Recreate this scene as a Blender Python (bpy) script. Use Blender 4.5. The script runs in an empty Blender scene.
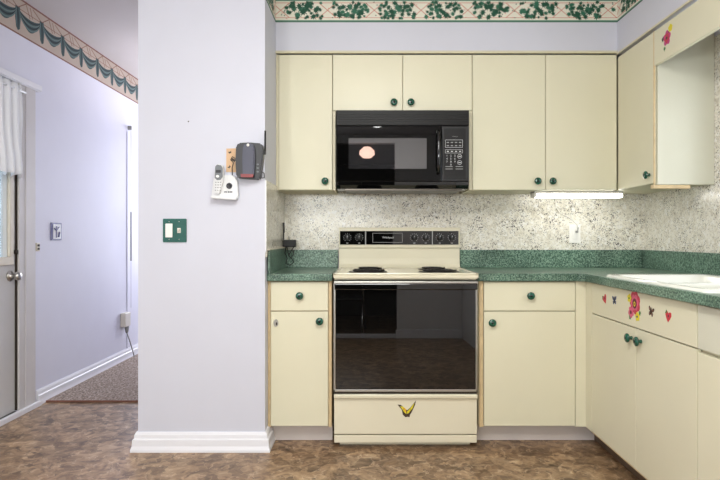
import bpy, bmesh, math, random
from mathutils import Vector, Matrix
PI = math.pi
random.seed(7)
SC = bpy.context.scene
COL = SC.collection
# ---------------------------------------------------------------- camera
cam_d = bpy.data.cameras.new('camera'); cam = bpy.data.objects.new('camera', cam_d); COL.objects.link(cam)
cam.location = (0, 0, 1.105); cam.rotation_euler = (PI/2, 0, 0)
cam_d.sensor_width = 36; cam_d.lens = 578/720*36
cam_d.shift_x = -7/720; cam_d.shift_y = -3/720; cam_d.clip_start = 0.05
SC.camera = cam
SC.view_settings.view_transform = 'Standard'; SC.view_settings.look = 'None'
SC.view_settings.gamma = 1; SC.view_settings.use_curve_mapping = False
SC.view_settings.exposure = 0.24
# ---------------------------------------------------------------- world + lights
w = bpy.data.worlds.new('world'); SC.world = w; w.use_nodes = True
w.node_tree.nodes['Background'].inputs[0].default_value = (0.74, 0.87, 1.0, 1)
w.node_tree.nodes['Background'].inputs[1].default_value = 1.6

def area(name, loc, rot, sx, sy, power, color):
    l = bpy.data.lights.new(name, 'AREA'); l.shape = 'RECTANGLE'; l.size = sx; l.size_y = sy
    l.energy = power; l.color = color
    o = bpy.data.objects.new(name, l); o.location = loc; o.rotation_euler = rot; COL.objects.link(o); return o
area('kitchen_ceiling_panel_light', (0.0, 1.2, 2.44), (0, 0, 0), 0.8, 0.9, 20, (0.98, 1, 0.96))
def bulb(name, loc, rad, power, color):
    l = bpy.data.lights.new(name, 'POINT'); l.shadow_soft_size = rad; l.energy = power; l.color = color
    o = bpy.data.objects.new(name, l); o.location = loc; COL.objects.link(o); return o
bulb('entry_ceiling_bulb', (-1.10, 0.6, 2.25), .07, 19, (0.98, 1, 0.965))
bulb('kitchen_fill_bulb', (0.1, 0.9, 2.30), .12, 31, (0.98, 1, 0.965))  # point light added to brighten the upper and right-hand cabinets
area('rear_fill_light', (-0.75, -1.3, 1.49), (PI/2, 0, 0), 1.8, 0.38, 44, (0.98, 1, 0.975))  # unseen fill added behind the camera; no window is built there
area('hall_daylight_fill', (-1.68, 7.3, 1.5), (-PI/2, 0, 0), 0.9, 1.6, 52, (0.90, 0.935, 1))  # unseen daylight panel added for the hall; its end wall is solid
area('hall_ceiling_fill', (-1.5, 5.2, 2.0), (0, PI, 0), 0.3, 1.6, 6, (1, 0.95, 0.95))  # unseen upward panel added to brighten the hall ceiling
area('sink_window_light', (1.72, 2.38, 1.55), (0, PI/2, 0), 0.7, 0.8, 2, (0.95, 0.98, 1))

# ---------------------------------------------------------------- materials
def srgb(r, g, b):
    f = lambda c: ((c/255+0.055)/1.055)**2.4 if c/255 > 0.04045 else c/255/12.92
    return (f(r), f(g), f(b), 1)
def mat(name, rgb, rough=0.5, metal=0, spec=0.5, var=0.04, scale=6, emit=None, estr=0, bump=0, bscale=200, coat=0, trans=0, alpha=1):
    m = bpy.data.materials.new(name); m.use_nodes = True
    nt = m.node_tree; p = nt.nodes['Principled BSDF']
    c = srgb(*rgb)
    tc = nt.nodes.new('ShaderNodeTexCoord')
    nz = nt.nodes.new('ShaderNodeTexNoise'); nz.inputs['Scale'].default_value = scale; nz.inputs['Detail'].default_value = 3
    rp = nt.nodes.new('ShaderNodeValToRGB')
    rp.color_ramp.elements[0].position = .3; rp.color_ramp.elements[1].position = .7
    rp.color_ramp.elements[0].color = tuple(x*(1-var) for x in c[:3])+(1,)
    rp.color_ramp.elements[1].color = tuple(min(1, x*(1+var)) for x in c[:3])+(1,)
    nt.links.new(tc.outputs['Object'], nz.inputs['Vector']); nt.links.new(nz.outputs['Fac'], rp.inputs[0])
    nt.links.new(rp.outputs[0], p.inputs['Base Color'])
    p.inputs['Roughness'].default_value = rough; p.inputs['Metallic'].default_value = metal
    p.inputs['Specular IOR Level'].default_value = spec; p.inputs['Coat Weight'].default_value = coat
    p.inputs['Coat Roughness'].default_value = 0.05
    p.inputs['Transmission Weight'].default_value = trans
    if emit: p.inputs['Emission Color'].default_value = srgb(*emit); p.inputs['Emission Strength'].default_value = estr
    if bump:
        n2 = nt.nodes.new('ShaderNodeTexNoise'); n2.inputs['Scale'].default_value = bscale
        b = nt.nodes.new('ShaderNodeBump'); b.inputs['Strength'].default_value = bump; b.inputs['Distance'].default_value = 0.002
        nt.links.new(tc.outputs['Object'], n2.inputs['Vector']); nt.links.new(n2.outputs['Fac'], b.inputs['Height']); nt.links.new(b.outputs[0], p.inputs['Normal'])
    return m
def nodes(m): return m.node_tree, m.node_tree.nodes, m.node_tree.links
def ramp(nt, stops, const=False):
    r = nt.nodes.new('ShaderNodeValToRGB'); cr = r.color_ramp
    if const: cr.interpolation = 'CONSTANT'
    while len(cr.elements) < len(stops): cr.elements.new(0.5)
    for e, (p, c) in zip(cr.elements, stops): e.position = p; e.color = srgb(*c) if not isinstance(c, float) else (c, c, c, 1)
    return r
def mixc(nt, fac, a, b, mode='MIX'):
    x = nt.nodes.new('ShaderNodeMix'); x.data_type = 'RGBA'; x.blend_type = mode
    for s, v in ((0, fac), (6, a), (7, b)):
        if hasattr(v, 'is_output'): nt.links.new(v, x.inputs[s])
        else: x.inputs[s].default_value = v
    return x.outputs[2]
def noise(nt, co, scale, detail=4, dist=0, rough=.5):
    n = nt.nodes.new('ShaderNodeTexNoise'); n.inputs['Scale'].default_value = scale
    n.inputs['Detail'].default_value = detail; n.inputs['Distortion'].default_value = dist; n.inputs['Roughness'].default_value = rough
    nt.links.new(co, n.inputs['Vector']); return n.outputs['Fac']
def newmat(name, rough, spec=.5):
    m = bpy.data.materials.new(name); m.use_nodes = True; nt = m.node_tree
    p = nt.nodes['Principled BSDF']; p.inputs['Roughness'].default_value = rough; p.inputs['Specular IOR Level'].default_value = spec
    tc = nt.nodes.new('ShaderNodeTexCoord'); return m, nt, p, tc.outputs['Object']

M = {}
M['wall'] = mat('painted_wall', (208, 209, 219), .55, bump=.05, bscale=300, var=.01)
M['hallwall'] = mat('hall_painted_wall', (222, 222, 234), .6, bump=.05, bscale=300, var=.01)
M['rear'] = mat('rear_wall_paint', (225, 224, 224), .6, var=.01)
M['darkroom'] = mat('dark_room_paint', (70, 66, 62), .8)
M['ceil'] = mat('ceiling_paint', (214, 208, 212), .8, bump=.1, bscale=150, var=.01)
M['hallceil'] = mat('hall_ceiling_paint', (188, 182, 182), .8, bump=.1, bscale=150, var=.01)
M['trim'] = mat('white_trim_paint', (232, 232, 236), .35, var=.01)
M['cream'] = mat('cream_laminate', (222, 217, 190), .38, var=.015, scale=3)
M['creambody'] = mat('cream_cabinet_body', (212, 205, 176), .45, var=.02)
M['creamin'] = mat('cream_end_panel', (210, 208, 189), .35, var=.015)
M['woodedge'] = mat('wood_edge_band', (208, 184, 142), .5, var=.08, scale=30)
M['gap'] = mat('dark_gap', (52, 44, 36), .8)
M['knob'] = mat('green_marble_knob', (12, 76, 58), .15, var=.5, scale=90, coat=.5)
M['knobdot'] = mat('dark_knob_centre', (8, 22, 22), .2)
M['chrome'] = mat('chrome', (205, 205, 205), .18, metal=1)
M['steel'] = mat('brushed_steel', (190, 188, 182), .32, metal=1)
M['almond'] = mat('almond_enamel', (222, 215, 190), .22, var=.01, coat=.3)
M['blackgl'] = mat('black_glass', (8, 8, 8), .015, spec=.8)
M['blackpl'] = mat('black_plastic', (20, 20, 21), .3)
M['blacksoft'] = mat('black_matte_plastic', (18, 18, 19), .5)
M['panelgrey'] = mat('dark_grey_panel', (26, 25, 25), .45, spec=.25)
M['mwglass'] = mat('microwave_window', (44, 44, 46), .015)
M['mwglass'].node_tree.nodes['Principled BSDF'].inputs['IOR'].default_value = 2.5
M['mwdoor'] = mat('microwave_door_black', (8, 8, 8), .02, spec=.3)
M['ink'] = mat('pale_print', (205, 205, 205), .5)
M['inkdim'] = mat('dim_print', (140, 140, 138), .5)
M['coil'] = mat('burner_coil', (38, 34, 32), .5, metal=.4)
M['drip'] = mat('drip_pan_chrome', (90, 84, 78), .3, metal=1)
M['sink'] = mat('white_enamel_sink', (236, 236, 226), .12, var=.01, coat=.5)
M['toekick'] = mat('pale_toe_kick', (205, 196, 190), .5)
M['brownkick'] = mat('brown_vinyl_kick', (88, 70, 56), .5, var=.15, scale=20)
M['plate_green'] = mat('green_switch_plate', (24, 88, 78), .28, var=.1, scale=40)
M['white'] = mat('white_plastic', (240, 238, 232), .3, var=.01)
M['offwhite'] = mat('offwhite_plastic', (222, 216, 204), .4, var=.02)
M['phonegrey'] = mat('grey_phone_face', (110, 114, 118), .35)
M['phonewhite'] = mat('light_grey_phone', (222, 222, 222), .35)
M['charcoal'] = mat('charcoal_radio_shell', (30, 28, 34), .35)
M['slate'] = mat('slate_blue_handset', (58, 58, 78), .3)
M['redlens'] = mat('red_label', (130, 40, 42), .35)
M['tan'] = mat('tan_card', (216, 180, 142), .7, var=.06)
M['cloth'] = mat('white_curtain_cloth', (240, 242, 246), .8, var=.02)
M['doorpaint'] = mat('door_paint', (205, 203, 200), .45, var=.02)
M['casing'] = mat('casing_paint', (206, 202, 200), .5, var=.03)
M['liteframe'] = mat('cream_lite_frame', (214, 206, 188), .4)
M['sill'] = mat('aluminium_threshold', (120, 120, 118), .4, metal=.6)
M['lens'] = mat('fluorescent_tube', (255, 255, 255), .5, emit=(255, 253, 248), estr=7)
M['dome'] = mat('lamp_diffuser', (250, 250, 245), .5, emit=(255, 245, 230), estr=5)
M['pend'] = mat('pendant_shade', (255, 225, 205), .5, emit=(255, 205, 185), estr=5)
M['pink'] = mat('pink_petal', (192, 46, 74), .5, var=.12, scale=120)
M['magenta'] = mat('magenta_petal', (190, 60, 130), .5, var=.12, scale=120)
M['rose'] = mat('rose_petal', (212, 92, 124), .5, var=.1, scale=120)
M['red'] = mat('heart_red', (196, 44, 52), .5)
M['darkred'] = mat('deep_red_centre', (96, 20, 30), .5)
M['yellow'] = mat('yellow_petal', (222, 206, 40), .5, var=.08)
M['orange'] = mat('orange_wing', (226, 160, 40), .5)
M['blue'] = mat('blue_wing', (34, 66, 120), .5)
M['brownink'] = mat('brown_wing', (60, 44, 30), .5)
M['leafg'] = mat('leaf_green', (60, 120, 60), .5)
M['ivory'] = mat('wallpaper_ivory', (228, 224, 208), .6)
M['ivyd'] = mat('ivy_dark', (12, 74, 52), .6)
M['ivym'] = mat('ivy_mid', (44, 104, 80), .6)
M['trellis'] = mat('trellis_pink', (206, 140, 120), .6)
M['bandg'] = mat('band_green', (96, 140, 118), .6)
M['beige'] = mat('border_beige', (184, 168, 154), .7)
M['swag'] = mat('swag_green', (58, 82, 84), .7)
M['swagd'] = mat('swag_dark', (28, 42, 48), .7)
M['swagl'] = mat('swag_light', (96, 118, 116), .7)
M['rod'] = mat('border_rod_brown', (128, 86, 72), .6)
M['purple'] = mat('blue_violet_frame', (70, 70, 120), .4)

def granite():
    m, nt, p, co = newmat('speckled_granite_laminate', .22, .5)
    big = noise(nt, co, 3.0, 3)
    b1 = ramp(nt, [(.30, (206, 198, 180)), (.5, (230, 225, 210)), (.70, (242, 239, 230))]); nt.links.new(noise(nt, co, 30, 6, .9, .6), b1.inputs[0])
    cl = ramp(nt, [(.54, 0.0), (.63, .7)]); nt.links.new(noise(nt, co, 95, 4, 1.0, .65), cl.inputs[0])
    c = mixc(nt, cl.outputs[0], b1.outputs[0], srgb(156, 147, 136))
    ma = nt.nodes.new('ShaderNodeMath'); ma.operation = 'MULTIPLY_ADD'; ma.inputs[1].default_value = .35; nt.links.new(noise(nt, co, 9, 3, .8), ma.inputs[0]); nt.links.new(noise(nt, co, 135, 3, .6, .6), ma.inputs[2])
    sp = ramp(nt, [(.77, 0.0), (.80, 1.0)]); nt.links.new(ma.outputs[0], sp.inputs[0])
    c = mixc(nt, sp.outputs[0], c, srgb(46, 42, 46))
    wsp = ramp(nt, [(.56, 0.0), (.66, 1.0)])
    mp = nt.nodes.new('ShaderNodeMapping'); mp.inputs['Location'].default_value = (3, 7, 1); nt.links.new(co, mp.inputs[0])
    nt.links.new(noise(nt, mp.outputs[0], 45, 5, 1.0), wsp.inputs[0])
    c = mixc(nt, wsp.outputs[0], c, srgb(238, 236, 230))
    nt.links.new(c, p.inputs['Base Color']); return m
M['granite'] = granite()
def greenlam():
    m, nt, p, co = newmat('green_speckled_laminate', .3, .5)
    b1 = ramp(nt, [(.38, (48, 76, 64)), (.50, (96, 130, 110)), (.62, (154, 180, 160))]); nt.links.new(noise(nt, co, 130, 3, .2, .6), b1.inputs[0])
    v = ramp(nt, [(.3, (200, 200, 200)), (.7, (255, 255, 255))]); nt.links.new(noise(nt, co, 5, 2), v.inputs[0])
    nt.links.new(mixc(nt, 1.0, b1.outputs[0], v.outputs[0], 'MULTIPLY'), p.inputs['Base Color']); return m
M['green'] = greenlam()
def vinyl():
    m, nt, p, co = newmat('brown_marbled_vinyl', .38, .45)
    base = ramp(nt, [(.30, (92, 69, 50)), (.46, (150, 120, 90)), (.60, (184, 153, 118)), (.8, (214, 190, 158))])
    nt.links.new(noise(nt, co, 11, 7, 1.5, .66), base.inputs[0])
    # angular shard pattern: warped voronoi cells with pale edges
    wn = nt.nodes.new('ShaderNodeTexNoise'); wn.inputs['Scale'].default_value = 9; wn.inputs['Detail'].default_value = 4; nt.links.new(co, wn.inputs['Vector'])
    va = nt.nodes.new('ShaderNodeVectorMath'); va.operation = 'SCALE'; va.inputs['Scale'].default_value = .22; nt.links.new(wn.outputs['Color'], va.inputs[0])
    vb = nt.nodes.new('ShaderNodeVectorMath'); vb.operation = 'ADD'; nt.links.new(co, vb.inputs[0]); nt.links.new(va.outputs[0], vb.inputs[1])
    vo = nt.nodes.new('ShaderNodeTexVoronoi'); vo.feature = 'DISTANCE_TO_EDGE'; vo.inputs['Scale'].default_value = 15; nt.links.new(vb.outputs[0], vo.inputs['Vector'])
    ed = ramp(nt, [(.0, 1.0), (.07, 0.0)]); nt.links.new(vo.outputs['Distance'], ed.inputs[0])
    gate = ramp(nt, [(.42, 0.0), (.58, .7)]); nt.links.new(noise(nt, co, 16, 3), gate.inputs[0])
    mm = nt.nodes.new('ShaderNodeMath'); mm.operation = 'MULTIPLY'; nt.links.new(ed.outputs[0], mm.inputs[0]); nt.links.new(gate.outputs[0], mm.inputs[1])
    c = mixc(nt, mm.outputs[0], base.outputs[0], srgb(214, 188, 156))
    vc = nt.nodes.new('ShaderNodeTexVoronoi'); vc.inputs['Scale'].default_value = 15; nt.links.new(vb.outputs[0], vc.inputs['Vector'])
    sep = nt.nodes.new('ShaderNodeSeparateColor'); nt.links.new(vc.outputs['Color'], sep.inputs[0])
    cv = ramp(nt, [(0, (176, 170, 166)), (1, (255, 255, 255))]); nt.links.new(sep.outputs[0], cv.inputs[0])
    c = mixc(nt, 1.0, c, cv.outputs[0], 'MULTIPLY')
    nt.links.new(c, p.inputs['Base Color']); return m
M['vinyl'] = vinyl()
def carpet():
    m, nt, p, co = newmat('brown_grey_carpet', .95, .1)
    b = ramp(nt, [(.38, (98, 84, 78)), (.5, (154, 138, 128)), (.62, (206, 192, 180))]); nt.links.new(noise(nt, co, 70, 4, 0, .75), b.inputs[0])
    nt.links.new(b.outputs[0], p.inputs['Base Color'])
    bp = nt.nodes.new('ShaderNodeBump'); bp.inputs['Distance'].default_value = .006; nt.links.new(noise(nt, co, 160, 2), bp.inputs['Height']); nt.links.new(bp.outputs[0], p.inputs['Normal'])
    return m
M['carpet'] = carpet()
def frosted():
    m, nt, p, co = newmat('patterned_door_glass', .25, .5)
    p.inputs['Transmission Weight'].default_value = .9; p.inputs['Base Color'].default_value = (.92, .97, 1, 1)
    bp = nt.nodes.new('ShaderNodeBump'); bp.inputs['Distance'].default_value = .004; bp.inputs['Strength'].default_value = .6
    nt.links.new(noise(nt, co, 40, 3, 1), bp.inputs['Height']); nt.links.new(bp.outputs[0], p.inputs['Normal']); return m
M['frost'] = frosted()

# ---------------------------------------------------------------- mesh helpers
class MB:
    def __init__(s): s.bm = bmesh.new()
    def box(s, x0, x1, y0, y1, z0, z1, bev=0, mi=0, seg=2):
        t = bmesh.new(); bmesh.ops.create_cube(t, size=1)
        for v in t.verts:
            v.co = Vector(((x0+x1)/2+v.co.x*(x1-x0), (y0+y1)/2+v.co.y*(y1-y0), (z0+z1)/2+v.co.z*(z1-z0)))
        if bev: bmesh.ops.bevel(t, geom=t.edges[:], offset=bev, segments=seg, affect='EDGES', profile=.5)
        s.merge(t, mi); return s
    def merge(s, t, mi=0, smooth=False):
        for f in t.faces: f.material_index = mi; f.smooth = smooth
        me = bpy.data.meshes.new('tmp'); t.to_mesh(me); t.free(); s.bm.from_mesh(me); bpy.data.meshes.remove(me)
    def lathe(s, c, axis, prof, n=24, mi=0, mat=None):
        # prof: (distance along axis, radius)
        t = bmesh.new(); a = Vector(axis).normalized(); u = a.orthogonal().normalized(); v = a.cross(u); c = Vector(c)
        rings = []
        for d, r in prof:
            if r < 1e-6: rings.append([t.verts.new(c+a*d)])
            else: rings.append([t.verts.new(c+a*d+(u*math.cos(2*PI*k/n)+v*math.sin(2*PI*k/n))*r) for k in range(n)])
        for A, B in zip(rings, rings[1:]):
            if len(A) == 1 and len(B) == 1: continue
            for k in range(n):
                k2 = (k+1) % n
                if len(A) == 1: t.faces.new((A[0], B[k], B[k2]))
                elif len(B) == 1: t.faces.new((A[k], B[0], A[k2]))
                else: t.faces.new((A[k], B[k], B[k2], A[k2]))
        for R in (rings[0], rings[-1]):
            if len(R) > 1: t.faces.new(R)
        bmesh.ops.recalc_face_normals(t, faces=t.faces[:])
        s.merge(t, mi, True); return s
    def tube(s, pts, r, n=8, mi=0, closed=False, caps=True):
        t = bmesh.new(); P = [Vector(p) for p in pts]; m = len(P); rings = []
        prev = None
        for i, p in enumerate(P):
            if closed: d = (P[(i+1) % m]-P[i-1])
            else: d = P[min(i+1, m-1)]-P[max(i-1, 0)]
            d.normalize()
            u = d.orthogonal().normalized() if prev is None else (prev-d*prev.dot(d)).normalized()
            prev = u; v = d.cross(u)
            rings.append([t.verts.new(p+(u*math.cos(2*PI*k/n)+v*math.sin(2*PI*k/n))*r) for k in range(n)])
        rng = range(m) if closed else range(m-1)
        for i in rng:
            A, B = rings[i], rings[(i+1) % m]
            for k in range(n): t.faces.new((A[k], A[(k+1) % n], B[(k+1) % n], B[k]))
        if not closed and caps: t.faces.new(rings[0]); t.faces.new(rings[-1])
        bmesh.ops.recalc_face_normals(t, faces=t.faces[:])
        s.merge(t, mi, True); return s
    def prism(s, poly, o, u, v, n, d0, d1, mi=0, bev=0):
        # 2-D polygon in plane (o,u,v) extruded from n*d0 to n*d1
        t = bmesh.new(); o, u, v, n = map(Vector, (o, u, v, n))
        A = [t.verts.new(o+u*a+v*b+n*d0) for a, b in poly]; B = [t.verts.new(o+u*a+v*b+n*d1) for a, b in poly]
        fa = t.faces.new(A); fb = t.faces.new(B)
        for k in range(len(A)): t.faces.new((A[k], A[(k+1) % len(A)], B[(k+1) % len(A)], B[k]))
        bmesh.ops.recalc_face_normals(t, faces=t.faces[:])
        if bev: bmesh.ops.bevel(t, geom=[e for e in t.edges], offset=bev, segments=2, affect='EDGES')
        s.merge(t, mi); return s
    def text(s, body, o, u, v, n, h, mi=0, depth=.0006):
        cu = bpy.data.curves.new('t', 'FONT'); cu.body = body; cu.size = h; cu.align_x = 'CENTER'; cu.align_y = 'CENTER'; cu.extrude = depth/2; cu.resolution_u = 2
        ob = bpy.data.objects.new('t', cu); COL.objects.link(ob)
        dg = bpy.context.evaluated_depsgraph_get(); me = bpy.data.meshes.new_from_object(ob.evaluated_get(dg))
        u, v, n, o = map(Vector, (u, v, n, o))
        mtx = Matrix((u, v, n)).transposed().to_4x4(); mtx.translation = o
        me.transform(mtx); t = bmesh.new(); t.from_mesh(me); s.merge(t, mi)
        bpy.data.objects.remove(ob); bpy.data.curves.remove(cu); bpy.data.meshes.remove(me); return s
    def build(s, name, mats, parent=None, loc=None):
        me = bpy.data.meshes.new(name); L = Vector((0, 0, 0))
        if parent is not None:
            q = parent
            while q is not None: L += q.location; q = q.parent
            off = Vector((0, 0, 0))
        else: off = Vector(loc or (0, 0, 0)); L = off.copy()
        bmesh.ops.translate(s.bm, verts=s.bm.verts[:], vec=-L)
        s.bm.to_mesh(me); s.bm.free()
        for m in (mats if isinstance(mats, (list, tuple)) else [mats]): me.materials.append(M[m])
        o = bpy.data.objects.new(name, me); COL.objects.link(o)
        o.location = off; o.parent = parent
        return o
def tag(o, label, cat, group=None):
    o['label'] = label; o['category'] = cat
    if group: o['group'] = group
    return o
def struct(o): o['kind'] = 'structure'; return o
def thing(name, loc, label, cat, group=None):
    o = bpy.data.objects.new(name, None); COL.objects.link(o); o.location = loc; o.empty_display_size = .05
    return tag(o, label, cat, group)
def circ(cx, cy, rx, ry=None, n=20): 
    ry = ry or rx; return [(cx+rx*math.cos(2*PI*k/n), cy+ry*math.sin(2*PI*k/n)) for k in range(n)]
def rrect(x0, x1, y0, y1, r, n=4):
    out = []
    for cx, cy, a in ((x1-r, y0+r, -PI/2), (x1-r, y1-r, 0), (x0+r, y1-r, PI/2), (x0+r, y0+r, PI)):
        for k in range(n+1): t = a+PI/2*k/n; out.append((cx+r*math.cos(t), cy+r*math.sin(t)))
    return out
# pixel (in the photograph's frame) on a plane of known depth -> metres
def X(px, Y): return (px-367)*Y/578
def Z(py, Y): return 1.105-(py-237)*Y/578

YB, YP, YU, YC = 3.68, 2.99, 3.35, 3.07     # back wall, pillar front, upper door face, base door face
XL, XR = -2.17, 1.77                         # hall left wall, kitchen right wall
PX0, PX1 = -1.184, -.528                     # pillar
XU, XC = 1.453, 1.163                        # right-run upper / base faces
KZ, HZ = 2.485, 2.6

# ---------------------------------------------------------------- room shell
struct(MB().box(XL-.2, XR+.2, -4.2, 3.87, -.05, 0).build('floor', 'vinyl'))
struct(MB().box(XL-.2, PX0+.3, 3.87, 7.7, -.05, .012).build('floor_carpet', 'carpet'))
struct(MB().box(XL, PX0, 3.862, 3.872, 0, .013, .002).build('trim_1', 'rod'))
struct(MB().box(PX0, XR+.2, -1.27, YB+.1, KZ, KZ+.2).build('ceiling', 'ceil'))
struct(MB().box(XL-.2, PX0, -1.27, 7.7, HZ, HZ+.1).build('ceiling_hall', 'hallceil'))
struct(MB().box(-2.4, 1.9, -4.2, -1.39, 2.45, 2.55).build('ceiling_rear', 'darkroom'))
struct(MB().box(PX0, PX1, YP, YB, 0, KZ).box(PX0, PX0+.12, YB, 7.5, 0, HZ).build('wall_pillar', 'wall'))
struct(MB().box(PX0+.12, XR+.12, YB, YB+.1, 0, HZ).build('wall_back', 'wall'))
# right wall with a window opening over the sink
WY0, WY1, WZ0, WZ1 = 1.95, 2.78, 1.16, 1.93
struct(MB().box(XR, XR+.12, 1.2, WY0, 0, KZ).box(XR, XR+.12, WY1, YB, 0, KZ)
       .box(XR, XR+.12, WY0, WY1, 0, WZ0).box(XR, XR+.12, WY0, WY1, WZ1, KZ).build('wall_right', 'wall'))
struct(MB().box(1.2, 1.9, -1.27, 1.2, 0, KZ).build('wall_right_front', 'rear'))
win = struct(MB().box(XR+.03, XR+.08, WY0, WY0+.04, WZ0, WZ1).box(XR+.03, XR+.08, WY1-.04, WY1, WZ0, WZ1)
       .box(XR+.03, XR+.08, WY0, WY1, WZ0, WZ0+.04).box(XR+.03, XR+.08, WY0, WY1, WZ1-.04, WZ1)
       .box(XR+.035, XR+.075, WY0, WY1, 1.53, 1.56).build('window_1', 'trim'))
MB().box(XR+.052, XR+.058, WY0+.03, WY1-.03, WZ0+.03, WZ1-.03).build('pane', 'frost', win)
# rear wall with a wide opening into a dim dining room
struct(MB().box(.38, 1.2, -1.39, -1.27, 0, KZ).box(XL-.1, -1.7, -1.39, -1.27, 0, HZ).box(-1.7, .38, -1.39, -1.27, 2.38, HZ).build('wall_rear', 'rear'))
struct(MB().box(.36, 1.2, -1.27, -1.253, 0, .11, .004).build('baseboard_rear', 'trim'))
struct(MB().box(-2.4, -2.3, -4.2, -1.39, 0, 2.45).box(1.8, 1.9, -4.2, -1.39, 0, 2.45).box(-2.4, 1.9, -4.3, -4.2, 0, 2.45).build('wall_dining', 'darkroom'))
# hall left wall with door opening Y 2.70..3.61
DY0, DY1, DZ = 2.70, 3.59, 2.06
struct(MB().box(XL-.12, XL, -1.27, DY0, 0, HZ).box(XL-.12, XL, DY1, 7.5, 0, HZ).box(XL-.12, XL, DY0, DY1, DZ, HZ).build('wall_left', 'hallwall'))
struct(MB().box(XL-.12, PX0+.12, 7.5, 7.6, 0, HZ).build('wall_hall_end', 'hallwall'))

def baseprof(t=1.0, h=.098):
    return [(0, 0), (.030*t, 0), (.030*t, .012), (.024*t, .03), (.022*t, .062), (.016*t, .068), (.014*t, .085), (.008*t, h), (0, h)]
# pillar baseboard, mitred round three sides
def mitred(pts, prof, name, m):
    b = MB(); t = bmesh.new(); n = len(pts); rows = []
    for i, p in enumerate(pts):
        p = Vector(p)
        d0 = (Vector(pts[i])-Vector(pts[i-1])).normalized() if i > 0 else None
        d1 = (Vector(pts[i+1])-Vector(pts[i])).normalized() if i < n-1 else None
        nrm = lambda d: Vector((d.y, -d.x, 0))
        if d0 is None: o = nrm(d1)
        elif d1 is None: o = nrm(d0)
        else: o = (nrm(d0)+nrm(d1)); o = o/ (1+nrm(d0).dot(nrm(d1)))
        rows.append([t.verts.new(p+o*a+Vector((0, 0, z))) for a, z in prof])
    for A, B in zip(rows, rows[1:]):
        for k in range(len(prof)): t.faces.new((A[k], A[(k+1) % len(prof)], B[(k+1) % len(prof)], B[k]))
    t.faces.new(rows[0]); t.faces.new(rows[-1]); bmesh.ops.recalc_face_normals(t, faces=t.faces[:])
    b.merge(t); return struct(b.build(name, m))
mitred([(PX0, 7.4, 0), (PX0, YP, 0), (PX1, YP, 0), (PX1, YC+.075, 0)], baseprof(), 'baseboard_pillar', 'trim')
mitred([(XL, 3.79, 0), (XL, 7.45, 0)], [(a, z) for a, z in baseprof(.8)], 'baseboard_left', 'trim')

# soffit above the wall cabinets
SZ = 2.172
struct(MB().box(PX1, XR, 3.338, YB, SZ, KZ).box(XU-.008, XR, 1.2, 3.338, SZ-.012, KZ).build('wall_soffit', 'wall'))
struct(MB().box(PX1, XU, 3.332, 3.345, SZ-.006, SZ+.008, .002).box(XU-.011, XU-.006, 1.2, 3.345, SZ-.014, SZ-.004, .001).build('trim_2', 'creambody'))

# laminate splash sheets on the walls
struct(MB().box(PX1+.003, XR-.003, YB-.008, YB-.001, 1.0, 1.42).box(XR-.008, XR-.001, 2.79, YB-.008, 1.0, 2.12)
       .box(PX1+.001, PX1+.007, YP+.012, YB-.008, 1.0, 1.40).build('wall_backsplash', 'granite'))
struct(MB().box(PX1, PX1+.006, YP+.001, YP+.014, 1.03, 1.40).build('trim_3', 'trim'))

# ---------------------------------------------------------------- wallpaper borders
LEAF = [(0, -.5), (.10, -.18), (.42, -.34), (.30, -.05), (.62, .10), (.28, .16), (.30, .44), (.08, .28), (0, .72), (-.08, .28), (-.30, .44), (-.28, .16), (-.62, .10), (-.30, -.05), (-.42, -.34), (-.10, -.18)]
def xf(poly, cx, cy, s, a): 
    c, sn = math.cos(a), math.sin(a); return [(cx+s*(x*c-y*sn), cy+s*(x*sn+y*c)) for x, y in poly]
def ln(x0, y0, x1, y1, w):
    d = math.hypot(x1-x0, y1-y0); nx, ny = -(y1-y0)/d*w/2, (x1-x0)/d*w/2
    return [(x0+nx, y0+ny), (x1+nx, y1+ny), (x1-nx, y1-ny), (x0-nx, y0-ny)]
def ivy(name, o, u, n, length, seed):
    random.seed(seed); b = MB(); v = (0, 0, 1); H = KZ-.004-2.345
    S = lambda poly, mi, L: b.prism(poly, o, u, v, n, 0, .0006+.0002*L, mi)
    S([(0, 0), (length, 0), (length, H), (0, H)], 0, 0)
    S([(0, 0), (length, 0), (length, .012), (0, .012)], 3, 1); S([(0, .0), (length, .0), (length, .004), (0, .004)], 1, 2)
    S([(0, H-.014), (length, H-.014), (length, H), (0, H)], 3, 1)
    S([(0, .024), (length, .024), (length, .0275), (0, .0275)], 2, 1); S([(0, H-.026), (length, H-.026), (length, H-.0225), (0, H-.0225)], 2, 1)
    per = .27; y0, y1 = .026, H-.024; ym = (y0+y1)/2; k = 0; x = .03
    while x < length+per:
        for a, c in (((x-.05, y0), (x+.05, y1)), ((x-.05, y1), (x+.05, y0))):
            x0, x1 = max(0, a[0]), min(length, c[0])
            if x1 > x0+.004:
                f = lambda q: a[1]+(c[1]-a[1])*(q-a[0])/(c[0]-a[0])
                S(ln(x0, f(x0), x1, f(x1), .004), 2, 2)
        for j in range(44):
            big = j >= 22; t = random.random() if not big else (j-22+random.random())/22; lx = x+.03+(per-.06)*t; e = abs(t-.5)*2
            ly = ym+random.uniform(-.052, .052)*(.75 if big else 1)
            ly = min(max(ly, y0-.002), y1+.002)
            if not .014 < lx < length-.014: continue
            s = random.uniform(.032, .048)*(1-.35*e) if big else random.uniform(.016, .028)
            S(xf(LEAF, lx, ly, s, random.uniform(-PI, PI)), random.choice((1, 1, 4)), 2+random.random()*3)
        for j in range(12):
            lx, ly = x+random.uniform(0, per), random.uniform(y0-.004, y1+.004)
            if .008 < lx < length-.008: S(circ(lx, ly, .0035, n=7), random.choice((1, 1, 2)), 2+random.random())
        x += per; k += 1
    return struct(b.build(name, ['ivory', 'ivyd', 'trellis', 'bandg', 'ivym']))
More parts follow.
